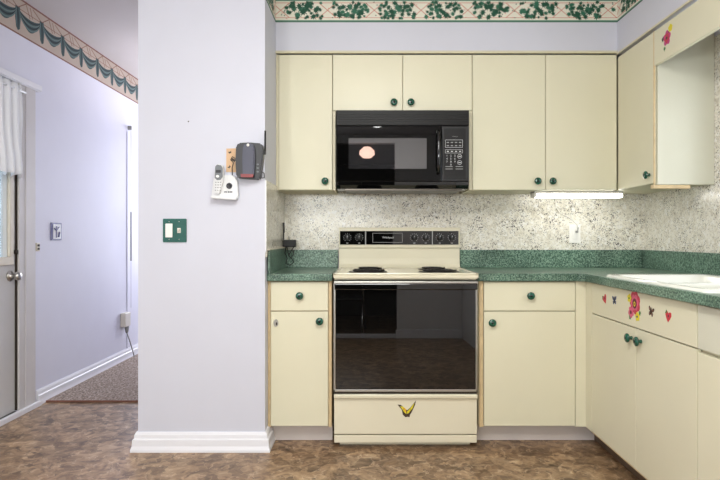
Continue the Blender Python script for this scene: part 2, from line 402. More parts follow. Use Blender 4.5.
ivy('trim_4', (PX1, 3.3379, 2.345), (1, 0, 0), (0, -1, 0), XU-.008-PX1, 3)
ivy('trim_5', (XU-.0081, 3.338, 2.345), (0, -1, 0), (-1, 0, 0), 1.4, 5)
ivy('trim_6', (PX1+.0001, YP+.002, 2.345), (0, 1, 0), (1, 0, 0), 3.338-YP-.002, 9)
def swag_border():
    b = MB(); o, u, v, n = (XL+.0001, 2.6, 2.365), (0, 1, 0), (0, 0, 1), (1, 0, 0); L, H = 4.7, HZ-2.365
    S = lambda poly, mi, lay: b.prism(poly, o, u, v, n, 0, .0006+.0002*lay, mi)
    S([(0, 0), (L, 0), (L, H), (0, H)], 0, 0)
    S([(0, 0), (L, 0), (L, .010), (0, .010)], 4, 1); S([(0, H-.012), (L, H-.012), (L, H), (0, H)], 4, 1)
    per = .265; x = 3.589-2.6-per*3
    S(ln(.0, .165, L, .165, .004), 4, 1)
    while x < L-per:
        # swag between x and x+per : crescent with folds
        def arc(yt, dip, w0, w1, mi, lay, sh=0):
            n_ = 14; top = []; bot = []
            for k in range(n_+1):
                t = k/n_; q = 4*t*(1-t)
                top.append((x+per*(.03+.94*t), yt-dip*q**.8)); bot.append((x+per*(.03+.94*t), yt-(dip+w0+w1*q)*q**.65-.004))
            S(top+bot[::-1], mi, lay)
        arc(.165, .030, .02, .058, 1, 2)
        for i, d in enumerate((.036, .054, .072, .09)): arc(.162, d, .001, .0045, 2 if i % 2 == 0 else 3, 3+i)
        # tail hanging at the joint
        S([(x-.022, .175), (x+.022, .175), (x+.030, .10), (x+.022, .038), (x+.002, .026), (x-.016, .045), (x-.026, .10)], 1, 4)
        S([(x-.006, .17), (x+.004, .17), (x+.010, .10), (x+.008, .034), (x+.002, .03)], 2, 6); S([(x-.018, .16), (x-.012, .16), (x-.012, .06), (x-.016, .06)], 3, 6)
        # looped cord above
        S(ln(x, .168, x+per*.33, H-.014, .005), 4, 5); S(ln(x+per*.33, H-.014, x+per*.5, .142, .004), 4, 5); S(ln(x+per*.6, .15, x+per*.5, H-.02, .004), 4, 5); S(ln(x+per, .168, x+per*.62, H-.02, .005), 4, 5)
        x += per
    return struct(b.build('trim_7', ['beige', 'swag', 'swagd', 'swagl', 'rod']))
swag_border()

# ---------------------------------------------------------------- cabinets
def knob(p, n, par, r=.0205):
    o = MB().lathe(p, n, [(0, .009), (.004, .008), (.012, .0065), (.015, r*.75), (.019, r), (.024, r), (.028, r*.82), (.030, r*.42)], 24, 0).lathe(Vector(p)+Vector(n)*.0295, n, [(0, r*.30), (.0022, r*.26), (.003, 0)], 16, 1).build('knob', ['knob', 'knobdot'], par)
    return o
FB, FR = (0, -1, 0), (-1, 0, 0)     # facing the camera / facing left
G = .0016
def front_b(name, x0, x1, z0, z1, yf, par, kn=None, m='cream'):
    o = MB().box(x0+G, x1-G, yf, yf+.018, z0+G, z1-G, .0022).build(name, m, par)
    if kn: knob((kn[0], yf, kn[1]), FB, o)
    return o
def front_r(name, y0, y1, z0, z1, xf_, par, kn=None, m='cream'):
    o = MB().box(xf_, xf_+.018, y0+G*1.6, y1-G*1.6, z0+G, z1-G, .0009).build(name, m, par)
    if kn: knob((xf_, kn[0], kn[1]), FR, o)
    return o
UB, UT = 1.377, 2.163
# wall cabinets, back run
t = thing('wall_cabinet', (-.355, YB-.01, UB), 'narrow cream wall cabinet with one door, between the white pillar and the microwave', 'cabinet')
MB().box(-.527, -.2, YU+.02, YB-.009, UB, UT+.003).build('body', 'creambody', t)
MB().box(-.527, -.512, YU+.002, YU+.02, UB, UT).build('filler_strip', 'creambody', t)
front_b('door', -.512, -.2, UB, UT, YU, t, (X(325, 3.33), Z(181, 3.33)))
t = thing('wall_cabinet', (.205, YB-.01, 1.835), 'short cream wall cabinet with two doors, directly above the black microwave', 'cabinet')
MB().box(-.199, .609, YU+.02, YB-.009, 1.835, UT+.003).box(-.198, -.183, YU+.002, YB-.01, UB, 1.835).box(.591, .608, YU+.002, YB-.01, UB, 1.835).build('body', 'creambody', t)
xs = X(402.7, YU)
front_b('door', -.199, xs, 1.836, UT, YU, t, (X(394, 3.33), Z(102, 3.33)))
front_b('door', xs, .609, 1.836, UT, YU, t, (X(411, 3.33), Z(102, 3.33)))
t = thing('wall_cabinet', (1.03, YB-.01, UB), 'wide cream wall cabinet with two tall doors, right of the microwave', 'cabinet')
MB().box(.61, XU, YU+.02, YB-.009, UB, UT+.003).build('body', 'creambody', t)
xs = X(545.5, YU)
front_b('door', .61, xs, UB, UT, YU, t, (X(538, 3.33), Z(181, 3.33)))
front_b('door', xs, XU-.004, UB, UT, YU, t, (X(553, 3.33), Z(181, 3.33)))
# right run wall cabinet
YE = 2.93
t = thing('wall_cabinet', (1.6, 3.1, UB), 'cream corner wall cabinet on the right wall with a pale end panel facing the room', 'cabinet')
MB().box(XU+.02, XR-.009, YE+.012, YU+.3, UB, 2.15).build('body', 'creambody', t)
MB().box(XU+.02, XR-.009, YE, YE+.012, UB-.006, 2.15, .001).build('end_panel', 'creamin', t)
MB().box(XU+.001, XU+.009, YE-.001, YE+.006, UB-.006, 2.148, .001).build('edge_band', 'woodedge', t)
front_r('door', YE+.005, YU-.002, UB, 2.146, XU, t, (2.972, 1.424))
MB().box(XU+.0, XU+.19, YE+.004, YE+.034, UB-.026, UB-.007, .002).build('wooden_batten', 'woodedge', t)
tag(MB().box(XU, XU+.02, 1.25, YE-.004, 1.972, 2.145, .002).build('valance_board', 'cream', None, (XU+.01, 2.1, 1.972)),
    'cream valance board above the sink with a pink flower decal on it', 'valance')
# under-cabinet light
t = thing('under_cabinet_light', (1.27, 3.44, UB), 'lit white fluorescent strip light under the right wall cabinets', 'lamp')
MB().box(.99, 1.52, 3.42, 3.50, UB-.014, UB-.001, .003).box(.99, 1.005, 3.415, 3.505, UB-.036, UB-.001, .002).build('housing', 'white', t)
MB().box(1.005, 1.52, 3.425, 3.495, UB-.038, UB-.014, .010).build('diffuser', 'lens', t)

# base cabinets
CT, CB = .912, .872
DB, DRW = .099, .712
t = thing('base_cabinet', (-.36, 3.4, 0), 'narrow cream base cabinet with a keyhole escutcheon, between the white pillar and the range', 'cabinet')
MB().box(-.527, -.188, YC+.02, YB-.01, .095, CB-.001).build('body', 'woodedge', t)
MB().box(-.527, -.188, 3.14, 3.16, .002, .095).build('toe_kick', 'toekick', t)
MB().box(-.527, -.513, YC+.004, YC+.02, .095, CB-.001).box(-.2035, -.188, YC+.004, YC+.02, .095, CB-.001).build('edge_strip', 'woodedge', t)
front_b('drawer', -.513, -.205, DRW, CB-.004, YC, t, (X(299.5, 3.05), Z(296, 3.05)))
d = front_b('door', -.513, -.205, DB, DRW-.002, YC, t, (X(319.5, 3.05), Z(321.5, 3.05)))
cx, cz = X(276, YC), Z(323, YC)
MB().prism(circ(0, 0, .013, .020, 20), (cx, YC, cz), (1, 0, 0), (0, 0, 1), FB, 0, .004, 0).prism(circ(.004, -.004, .004, .009, 10), (cx, YC, cz), (1, 0, 0), (0, 0, 1), FB, 0, .0055, 1).build('key_escutcheon', ['steel', 'gap'], d)
t = thing('base_cabinet', (.85, 3.4, 0), 'cream base cabinet with one drawer and one door, right of the range', 'cabinet')
MB().box(.595, XC+.018, YC+.02, YB-.01, .095, CB-.001).build('body', 'creambody', t)
MB().box(.595, 1.235, 3.14, 3.16, .002, .095).build('toe_kick', 'toekick', t)
MB().box(.597, .618, YC+.004, YC+.02, .095, CB-.001).build('edge_strip', 'woodedge', t)
xr = X(575.5, YC)
front_b('drawer', .620, xr, DRW, CB-.004, YC, t, (X(531, 3.05), Z(296, 3.05)))
front_b('door', .620, xr, DB, DRW-.002, YC, t, (X(492.5, 3.05), Z(323, 3.05)))
MB().box(xr+.001, XC, YC+.001, YC+.02, .097, CB-.003).build('corner_filler', 'cream', t)
t = thing('sink_cabinet', (1.45, 2.5, 0), 'cream sink cabinet on the right with flower and butterfly decals on its false front', 'cabinet')
MB().box(XC+.02, XR-.01, 2.037, 3.08, .095, .70).box(XC+.02, XC+.03, 2.037, 3.08, .70, CB-.001).build('body', 'creambody', t)
MB().box(1.235, 1.255, 2.037, 3.14, .002, .095).build('toe_kick', 'brownkick', t)
MB().box(XC+.0185, XC+.0199, 2.04, 2.99, .10, CB-.006).build('door_gap_shade', 'gap', t)  # dark sheet standing in for the shade between the sink doors
MB().box(XC, XC+.02, 2.992, YC, .097, CB-.003).build('corner_filler', 'cream', t)
MB().box(XC+.001, XC+.019, 2.037, YC, .0945, .0985).build('bottom_edge', 'woodedge', t)
front_r('false_front', 2.037, 2.99, DRW, CB-.004, XC, t)
front_r('door', 2.50, 2.99, DB, DRW-.002, XC, t, (2.538, .662))
front_r('door', 2.037, 2.50, DB, DRW-.002, XC, t, (2.452, .662))
t = thing('base_cabinet', (1.45, 1.6, 0), 'cream base cabinet at the right edge of the photo, nearer than the sink cabinet', 'cabinet')
MB().box(XC+.02, XR-.01, 1.22, 2.035, .095, CB-.001).build('body', 'creambody', t)
MB().box(1.235, 1.255, 1.22, 2.036, .002, .095).build('toe_kick', 'brownkick', t)
front_r('drawer', 1.58, 2.035, DRW, CB-.004, XC, t, (1.80, .79), 'creamin')
front_r('door', 1.58, 2.035, DB, DRW-.010, XC, t, (1.64, .66))

# ---------------------------------------------------------------- countertops
t = thing('countertop', (-.36, 3.4, CB), 'short green speckled countertop between the white pillar and the range', 'countertop')
MB().box(-.5275, -.183, 3.045, YB-.009, CB, CT, .005).build('slab', 'green', t)
MB().box(-.52, -.183, YB-.028, YB-.009, CT, 1.024, .002).build('backsplash_strip', 'green', t)
MB().box(-.5215, -.509, YP+.05, YB-.028, CT, 1.036, .001).build('side_splash', 'green', t)
MB().box(-.5215, -.506, YP+.02, YB-.03, 1.036, 1.043, .001).build('cap_moulding', 'liteframe', t)
t = thing('countertop', (1.2, 3.4, CB), 'long L-shaped green speckled countertop holding the white sink', 'countertop')
SY0, SY1, SX0, SX1 = 1.98, 2.84, 1.165, 1.70
b = MB()
XE = XC-.025
b.prism([(.588, 3.045), (XE-.03, 3.045), (XE, 3.01), (XE, SY1-.03), (XR-.01, SY1-.03), (XR-.01, YB-.009), (.588, YB-.009)], (0, 0, 0), (1, 0, 0), (0, 1, 0), (0, 0, 1), CB, CT, 0, .004)
b.box(XE, SX0+.04, SY0+.03, SY1-.03+.002, CB, CT, .004).box(SX1-.03, XR-.01, SY0+.03, SY1-.03+.002, CB, CT).box(XE, XR-.01, 1.22, SY0+.032, CB, CT, .004)
b.build('slab', 'green', t)
MB().box(.588, XR-.03, YB-.028, YB-.009, CT, 1.024, .002).build('backsplash_strip', 'green', t)
MB().box(XR-.028, XR-.009, 1.22, YB-.009, CT, 1.024, .002).build('backsplash_strip', 'green', t)
# sink
t = thing('kitchen_sink', (1.43, 2.41, CT), 'white enamel drop-in sink set in the green countertop', 'sink')
def sink():
    tb = bmesh.new(); 
    def ring(x0, x1, y0, y1, r, z): return [tb.verts.new((a, b_, z)) for a, b_ in rrect(x0, x1, y0, y1, r, 5)]
    def bridge(A, B):
        for k in range(len(A)): tb.faces.new((A[k], A[(k+1) % len(A)], B[(k+1) % len(B)], B[k]))
    z = CT
    L = [ring(SX0, SX1, SY0, SY1, .03, z), ring(SX0+.002, SX1-.002, SY0+.002, SY1-.002, .03, z+.006), ring(SX0+.010, SX1-.010, SY0+.010, SY1-.010, .03, z+.012),
         ring(SX0+.034, SX1-.08, SY0+.034, SY1-.034, .05, z+.010), ring(SX0+.042, SX1-.09, SY0+.042, SY1-.042, .05, z+.002),
         ring(SX0+.05, SX1-.10, SY0+.05, SY1-.05, .06, z-.16), ring(SX0+.09, SX1-.14, SY0+.09, SY1-.09, .05, z-.18)]
    for A, B in zip(L, L[1:]): bridge(A, B)
    tb.faces.new(L[-1]); bmesh.ops.recalc_face_normals(tb, faces=tb.faces[:])
    b = MB(); b.merge(tb, 0, True); return b
b = sink(); b.build('basin', 'sink', t)
MB().box(SX0+.045, SX1-.10, 2.36, 2.39, CT-.10, CT+.004, .010).build('divider', 'sink', t)

# ---------------------------------------------------------------- range
RX0, RX1, RY = -.175, .578, 3.02
rz = lambda y: Z(y, RY)
t = thing('electric_range', ((RX0+RX1)/2, 3.34, 0), 'almond electric range with a black glass oven door, between the base cabinets', 'stove')
MB().box(RX0+.004, RX1-.004, RY+.03, YB-.02, .03, .885).box(RX0+.03, RX1-.03, RY+.06, YB-.05, .0, .03).build('body', 'almond', t)
b = MB()
b.prism([(RX0, RY-.03), (RX1, RY-.03), (RX1, 3.60), (RX0, 3.60)], (0, 0, 0), (1, 0, 0), (0, 1, 0), (0, 0, 1), .888, .914, 0, .006)
b.box(RX0, RX1, RY-.03, RY-.008, .908, .9185, .004).box(RX0, RX0+.018, RY-.03, 3.58, .908, .9185, .004).box(RX1-.018, RX1, RY-.03, 3.58, .908, .9185, .004)
b.build('cooktop', 'almond', t)
# backguard: curved lower panel + control head
prof = [(3.56, .912), (3.585, .917), (3.600, .935), (3.606, .97), (3.606, 1.036), (3.59, 1.039), (3.588, 1.158), (3.594, 1.164), (3.655, 1.164), (3.655, .912)]
bg = MB().prism(prof, (RX0, 0, 0), (0, 1, 0), (0, 0, 1), (1, 0, 0), 0, RX1-RX0, 0, .002).build('backguard', 'almond', t)
YG = 3.588
gz = lambda y: Z(y, YG); gx = lambda x: X(x, YG)
MB().box(gx(340), gx(458.5), YG-.004, YG, gz(244.6), gz(231), .001).box(gx(365.0), gx(366.2), YG-.006, YG-.001, gz(244.6), gz(231), 0, 1).box(gx(431.8), gx(432.8), YG-.006, YG-.001, gz(244.6), gz(231), 0, 1)\
    .build('control_panel', ['blackgl', 'inkdim'], bg)
b = MB(); x0, x1, z0, z1 = gx(372.5), gx(402.5), gz(242.6), gz(233)
for q in ((x0, x1, z0, z0+.0025), (x0, x1, z1-.0025, z1), (x0, x0+.0025, z0, z1), (x1-.0025, x1, z0, z1)): b.box(q[0], q[1], YG-.0055, YG-.004, q[2], q[3], 0, 0)
b.text('Whirlpool', (gx(388), YG-.0045, gz(237.6)), (1, 0, 0), (0, 0, 1), FB, .017, 1)
b.build('badge_frame', ['inkdim', 'ink'], bg)
for px in (347.4, 359.2, 414.2, 425.6, 439.6, 451.6):
    c = Vector((gx(px), YG-.004, gz(237.5)))
    k = MB().lathe(c, FB, [(0, .019), (.006, .0185), (.009, .015), (.020, .0135), (.022, .011), (.0225, 0)], 24, 0)
    k.box(c.x-.003, c.x+.003, c.y-.030, c.y-.018, c.z-.014, c.z+.014, .001, 0).box(c.x-.001, c.x+.001, c.y-.0308, c.y-.0295, c.z+.002, c.z+.013, 0, 1)
    k = k.build('knob', ['blackpl', 'ink'], bg)
    d = MB()
    for j in range(11):
        a = PI/2+(j-5)*.50
        p = c+Vector((math.cos(a)*.0235, .0, math.sin(a)*.0235)); 
        d.prism(ln(math.cos(a)*.0215, math.sin(a)*.0215, math.cos(a)*.0255, math.sin(a)*.0255, .0022), c, (1, 0, 0), (0, 0, 1), FB, 0, .0012, 0)
    d.box(c.x-.006, c.x+.006, c.y-.001, c.y, c.z-.036, c.z-.033, 0, 0)
    d.build('dial_marks', 'ink', k)
# burners
def burner(x, y, r):
    rt = MB().lathe((x, y, .914), (0, 0, 1), [(0, r+.018), (.004, r+.018), (.005, r+.010), (.003, r), (.0015, r*.4), (.0015, 0)], 40, 0).build('drip_pan', 'drip', t)
    pts = []; turns = 4 if r > .085 else 3
    for k in range(turns*28+1):
        a = 2*PI*k/28; rr = .018+(r-.018)*k/(turns*28); pts.append((x+rr*math.cos(a), y+rr*math.sin(a), .9225))
    c = MB().tube(pts, .0048, 6)
    for a in (0, 2*PI/3, 4*PI/3): c.tube([(x, y, .921), (x+r*math.cos(a), y+r*math.sin(a), .921)], .003, 6)
    c.build('coil_element', 'coil', rt)
burner(.005, 3.16, .088); burner(.395, 3.18, .095); burner(.015, 3.42, .070); burner(.39, 3.43, .070)
# oven door (glass leans back a touch at the top)
dz0, dz1 = rz(391.6), rz(280.5)
od = MB().box(RX0+.002, RX1-.002, RY+.006, RY+.03, dz0, dz1, .003).build('oven_door', 'blackpl', t)
tl = math.radians(1.15)
q = MB(); q.box(RX0+.011, RX1-.011, -.004, .004, dz0+.013, rz(288.5), .001)
zc = dz0+.013
for vv in q.bm.verts: 
    h = vv.co.z-zc; vv.co.y = RY-.003+vv.co.y+h*math.tan(tl)
q.build('door_glass', 'blackgl', od)
MB().box(RX0+.001, RX0+.011, RY-.006, RY+.028, dz0, rz(283), .002).box(RX1-.011, RX1-.001, RY-.006, RY+.028, dz0, rz(283), .002).box(RX0+.001, RX1-.001, RY-.006, RY+.028, dz0, dz0+.012, .002).build('door_trim', 'steel', od)
h = MB().box(RX0+.006, RX1-.006, RY-.032, RY-.012, rz(289.5), rz(283), .005).box(RX0+.006, RX0+.03, RY-.02, RY+.01, rz(289.5), rz(283), .003).box(RX1-.03, RX1-.006, RY-.02, RY+.01, rz(289.5), rz(283), .003).build('door_handle', 'blackgl', od)
MB().box(RX0+.004, RX1-.004, RY-.034, RY+.008, rz(283), rz(281), .002).build('handle_strip', 'steel', h)
MB().box(RX0+.004, RX1-.004, RY+.002, RY+.0295, rz(394.0)+.0005, dz0-.0005).build('door_gap', 'gap', t)
dr = MB().box(RX0+.003, RX1-.003, RY, RY+.03, rz(434.2), rz(398.5), .003).build('storage_drawer', 'almond', t)
MB().prism([(RY, rz(399)), (RY-.016, rz(397.5)), (RY-.018, rz(395.2)), (RY-.012, rz(394)), (RY+.03, rz(394)), (RY+.03, rz(399))], (RX0+.003, 0, 0), (0, 1, 0), (0, 0, 1), (1, 0, 0), 0, RX1-RX0-.006, 0, .001).build('drawer_pull', 'almond', dr)
MB().box(RX0+.003, RX1-.003, RY+.002, RY+.03, rz(443), rz(435.4), .003).build('kick_plate', 'almond', t)

# ---------------------------------------------------------------- microwave
MY = 3.28; mx = lambda x: X(x, MY); mz = lambda y: Z(y, MY)
t = thing('microwave_oven', (.205, 3.46, mz(188)), 'black over-the-range microwave mounted above the almond range', 'microwave')
MX0, MX1 = mx(336.2), mx(469.3)
MB().box(MX0, MX1, MY+.02, YB-.012, mz(186.5), 1.828, .003).build('body', 'blacksoft', t)
b = MB().box(MX0, MX1, MY+.004, MY+.02, mz(125.3), 1.826, .003, 0)
for k in range(5): b.box(MX0+.01, MX1-.01, MY+.002, MY+.006, mz(123.5-k*2.4)-.004, mz(123.5-k*2.4)+.004, .001, 0)
b.build('vent_grille', 'panelgrey', t)
mxs = mx(441.8)
dd = MB().box(MX0+.001, mxs-.001, MY, MY+.02, mz(181.5), mz(126), .004).build('door', 'mwdoor', t)
MB().prism(rrect(mx(348.6), mx(426.6), mz(168.8), mz(138.2), .004), (0, MY, 0), (1, 0, 0), (0, 0, 1), FB, -.004, .0012, 0).build('window', 'mwglass', dd)
hx = mx(438)
pts = [(hx, MY, mz(131.5)), (hx, MY-.022, mz(133.5)), (hx, MY-.034, mz(139)), (hx, MY-.038, mz(152)), (hx, MY-.034, mz(166)), (hx, MY-.022, mz(171)), (hx, MY, mz(173))]
MB().tube(pts, .0105, 12).build('handle', 'blackgl', dd)
cp = MB().box(mxs+.001, MX1-.001, MY, MY+.02, mz(181.5), mz(126), .004).build('control_panel', 'blackpl', t)
YM = MY-.0002
pl = MB().prism(rrect(mx(443.8), mx(465.6), mz(179.5), mz(128.5), .003), (0, MY, 0), (1, 0, 0), (0, 0, 1), FB, -.002, .0012, 0).build('keypad_overlay', 'panelgrey', cp)
b = MB(); YK = MY-.0014
def kb(x0, x1, y0, y1, w=.0016, mi=0):
    a, c, e, g = mx(x0), mx(x1), mz(y1), mz(y0)
    for q in ((a, c, e, e+w), (a, c, g-w, g), (a, a+w, e, g), (c-w, c, e, g)): b.box(q[0], q[1], YK-.0006, YK, q[2], q[3], 0, mi)
kb(445.2, 462.6, 139.8, 147.6)
for i in range(4):
    for j in range(2): b.box(mx(446.6+i*4.1), mx(449.0+i*4.1), YK-.0006, YK, mz(143.0+j*3.2), mz(142.0+j*3.2), 0, 1)
kb(445.2, 462.6, 149.6, 153.2)
for i in range(4): b.box(mx(446.8+i*4.1), mx(448.8+i*4.1), YK-.0006, YK, mz(151.9), mz(151.0), 0, 0)
for r_, row in enumerate(('123', '456', '789', ' 0 ')):
    for c_, ch in enumerate(row):
        if ch != ' ': b.text(ch, (mx(446.9+c_*4.0), YK-.0003, mz(155.8+r_*3.0)), (1, 0, 0), (0, 0, 1), FB, .015, 0)
for cy in (156.4, 162.6):
    n_ = 20; o_ = circ(0, 0, .0125, n=n_); i_ = circ(0, 0, .0105, n=n_)
    for k in range(n_):
        k2 = (k+1) % n_; b.prism([o_[k], o_[k2], i_[k2], i_[k]], (mx(459.6), YK, mz(cy)), (1, 0, 0), (0, 0, 1), FB, 0, .0006, 0)
    b.box(mx(458.4), mx(460.8), YK-.0006, YK, mz(cy+.4), mz(cy-.4), 0, 0)
for x0, x1 in ((445.4, 452.6), (455.6, 462.8)):
    for yy in (166.6, 169.0): b.box(mx(x0), mx(x1), YK-.0006, YK, mz(yy+.35), mz(yy-.35), 0, 1)
b.text('Whirlpool', (mx(455), YK-.0003, mz(136.6)), (1, 0, 0), (0, 0, 1), FB, .007, 1)
b.build('key_markings', ['ink', 'inkdim'], pl)
MB().prism([(MY+.002, mz(181.8)), (MY+.004, mz(185)), (MY+.03, mz(188.5)), (MY+.2, mz(188.5)), (MY+.2, mz(181.8))], (MX0+.002, 0, 0), (0, 1, 0), (0, 0, 1), (1, 0, 0), 0, MX1-MX0-.004, 0, .001).build('lower_shroud', 'blackgl', t)
MB().box(mx(345), mx(463), MY+.03, MY+.3, mz(189.8), mz(188.4)).build('grease_filter', 'drip', t)

# ---------------------------------------------------------------- wall plates and outlets
def plate(name, o, u, n, w_, h_, label, cat, mp):
    th = thing(name, o, label, cat)
    MB().prism(rrect(-w_/2, w_/2, -h_/2, h_/2, .004), o, u, (0, 0, 1), n, 0, .006, 0, .0012).build('faceplate', mp, th); return th
YW = YP
o = (X(175, YW), YW, Z(230.5, YW))
t = plate('light_switch', o, (1, 0, 0), FB, .122, .122, 'dark green double switch plate on the white pillar, one rocker and one toggle', 'light switch', 'plate_green')
MB().box(o[0]-.047, o[0]-.010, YW-.011, YW-.006, o[2]-.036, o[2]+.036, .003).build('rocker', 'white', t)
MB().box(o[0]+.014, o[0]+.032, YW-.008, YW-.006, o[2]-.013, o[2]+.013, .001).box(o[0]+.019, o[0]+.027, YW-.02, YW-.006, o[2]-.004, o[2]+.008, .002).build('toggle', 'offwhite', t)
for dx in (-.0285, .023):
    for dz in (-.046, .046): MB().lathe((o[0]+dx, YW-.006, o[2]+dz), FB, [(0, .003), (.0012, .0025), (.0013, 0)], 10).build('screw', 'steel', t)
YS = YB-.008
o = (X(574.6, YS), YS, Z(233.8, YS))
t = plate('wall_outlet', o, (1, 0, 0), FB, .072, .118, 'white rectangular outlet plate with a cord on the speckled backsplash', 'outlet', 'white')
MB().box(o[0]-.017, o[0]+.017, YS-.0085, YS-.006, o[2]-.034, o[2]+.034, .002).build('receptacle', 'white', t)
MB().box(o[0]+.002, o[0]+.016, YS-.022, YS-.006, o[2]+.006, o[2]+.02, .003).tube([(o[0]+.012, YS-.018, o[2]+.018), (o[0]+.017, YS-.016, o[2]+.04)], .0025).build('plug', 'inkdim', t)
MB().tube([(o[0]+.017, YS-.016, o[2]+.04), (o[0]+.01, YS-.006, o[2]+.065), (o[0]-.03, YS-.004, o[2]+.10), (o[0]-.09, YS-.004, o[2]+.13), (o[0]-.12, YS-.004, o[2]+.17), (o[0]-.125, YS-.006, o[2]+.232)], .0022).build('cord', 'white', t)
# hall left wall
YH = 4.03
o = (XL, YH, 1.143)
t = plate('light_switch', o, (0, 1, 0), (1, 0, 0), .135, .122, 'picture switch plate with a dark blue border on the hall wall', 'light switch', 'purple')
MB().box(XL+.006, XL+.008, YH-.045, YH+.052, 1.092, 1.194, .001).build('picture_insert', 'phonewhite', t)
MB().box(XL+.008, XL+.011, YH-.012, YH-.002, 1.10, 1.18).tube([(XL+.009, YH-.035, 1.165), (XL+.010, YH-.01, 1.15), (XL+.010, YH+.03, 1.175)], .004, 6).tube([(XL+.009, YH+.02, 1.105), (XL+.010, YH+.03, 1.14)], .006, 6).build('toggle', 'purple', t)
o = (XL, 3.80, Z(247, 3.80))
t = thing('door_chain_plate', o, 'tiny ivory latch plate with two dark spots beside the hall door casing', 'latch')
MB().box(XL, XL+.012, 3.778, 3.815, o[2]-.028, o[2]+.028, .003).build('plate', 'liteframe', t)
MB().box(XL+.012, XL+.016, 3.786, 3.806, o[2]+.004, o[2]+.018, .001).box(XL+.012, XL+.016, 3.786, 3.806, o[2]-.018, o[2]-.006, .001).build('contacts', 'gap', t)
# far hall: casing, wand, box and cord
struct(MB().box(XL, XL+.006, 5.22, 5.30, .1, 2.06, .002).build('trim_8', 'hallwall'))
zt = Z(127, 5.22); XW = XL+.035; YV = 5.23
t = thing('blind_wand', (XW, YV, zt), 'thin grey blind wand hanging from a small bracket on the far hall wall', 'blind wand')
MB().box(XL+.006, XL+.04, YV-.011, YV+.011, zt-.024, zt+.012, .004).build('bracket', 'inkdim', t)
MB().tube([(XW, YV, zt-.02), (XW, YV, Z(308, 5.2))], .002).build('cord', 'hallwall', t)
MB().tube([(XW, YV, Z(212, 5.2)), (XW, YV, Z(261, 5.2))], .006, 10).build('grip', 'inkdim', t)
t = thing('wall_jack_box', (XL, 5.13, .35), 'beige plastic box on the far hall wall with a cord dropping to the carpet', 'junction box')
MB().box(XL, XL+.05, 5.08, 5.19, Z(327, 5.1), Z(313, 5.1), .008).build('housing', 'offwhite', t)
zb = Z(327, 5.1)
MB().lathe((XL+.03, 5.15, zb), (0, 0, -1), [(0, .02), (.03, .018), (.06, .01), (.065, 0)], 12).build('plug', 'inkdim', t)
MB().tube([(XL+.03, 5.15, zb-.06), (XL+.045, 5.18, .17), (XL+.05, 5.22, .09), (XL+.06, 5.24, .020)], .005).build('cord', 'inkdim', t)

# ---------------------------------------------------------------- hall exterior door
XD = XL-.012
d = struct(MB().box(XD-.04, XD, DY0+.004, DY1-.008, .027, 1.0-.03, .002).box(XD-.04, XD, DY0+.004, 2.82, .97, DZ-.01).box(XD-.04, XD, 3.50, DY1-.008, .97, DZ-.01).box(XD-.04, XD, 2.82, 3.50, 1.95, DZ-.01).build('door_1', 'doorpaint'))
MB().box(XD-.03, XD-.024, 2.80, 3.52, .955, 1.97).build('pane', 'frost', d)
b = MB()
for q in ((2.80, 3.545, .935, .985), (2.80, 3.545, 1.935, 1.985)): b.box(XD-.001, XD+.018, q[0], q[1], q[2], q[3], .005)
for q in ((2.80, 2.84), (3.505, 3.545)): b.box(XD-.001, XD+.018, q[0], q[1], .985, 1.935, .005)
b.build('window_frame', 'liteframe', d)
MB().prism(rrect(2.86, 3.46, .16, .8, .01), (XD, 0, 0), (0, 1, 0), (0, 0, 1), (1, 0, 0), 0, .006, 0, .002).build('raised_panel', 'doorpaint', d)
ky, kz_ = 3.53, Z(276, 3.53)
MB().lathe((XD, ky, kz_), (1, 0, 0), [(0, .033), (.006, .032), (.010, .014), (.030, .012), (.036, .022), (.050, .027), (.062, .024), (.068, .012), (.069, 0)], 24).build('door_knob', 'steel', d)
MB().box(XD+.0, XD+.022, 3.562, 3.582, Z(254, 3.57), Z(250, 3.57), .002).tube([(XD+.01, 3.566, Z(252, 3.57)), (XD+.03, 3.56, Z(253, 3.57))], .005).build('latch', 'gap', d)
# jamb + casing + head board + threshold
struct(MB().box(XL-.115, XL-.001, DY1-.006, DY1, .03, DZ).box(XL-.115, XL-.002, DY0, DY0+.004, .03, DZ).build('trim_9', 'gap'))
struct(MB().box(XL, XL+.012, DY1-.004, 3.765, 0, 2.06, .003).box(XL+.010, XL+.016, DY1+.06, 3.755, 0, 2.06, .003).box(XL, XL+.016, DY0-.12, DY0+.006, 0, 2.075, .003).build('trim_10', 'casing'))
struct(MB().box(XL, XL+.030, DY0-.2, 3.81, 2.062, 2.098, .003).box(XL, XL+.022, DY0-.2, 3.80, 2.056, 2.062).build('trim_11', 'trim'))
struct(MB().box(XL-.10, XL+.012, DY0, DY1, 0, .024, .002).build('trim_12', 'sill'))
struct(MB().box(XL+.012, XL+.036, 2.5, 3.80, 0, .032, .003).build('baseboard_door', 'trim'))
# curtain valance on its rod
t = thing('curtain_valance', (XL+.05, 3.2, 2.0), 'white gathered curtain valance hanging over the glazed hall door', 'curtain')
def curtain():
    tb = bmesh.new(); ny, nz = 90, 14; y0, y1, zt, zb = 2.72, 3.545, 2.03, 1.475; rows = []
    for j in range(nz+1):
        v = j/nz; r = []
        for i in range(ny+1):
            u = i/ny; a = u*2*PI*11
            amp = .010+.012*v
            hem = .022*abs(math.sin(u*PI*9)) if j == nz else 0
            z = zt+(zb-zt)*v+ (hem-.01 if j == nz else 0)+.006*math.cos(a)*(v < .05)
            r.append(tb.verts.new((XL+.05+amp*math.sin(a+.5*math.sin(v*5))+.008*v, y0+(y1-y0)*u+.012*v*u*math.sin(v*9), z)))
        rows.append(r)
    for A, B in zip(rows, rows[1:]):
        for i in range(ny): tb.faces.new((A[i], A[i+1], B[i+1], B[i]))
    b = MB(); b.merge(tb, 0, True); return b
c = curtain().build('cloth', 'cloth', t)
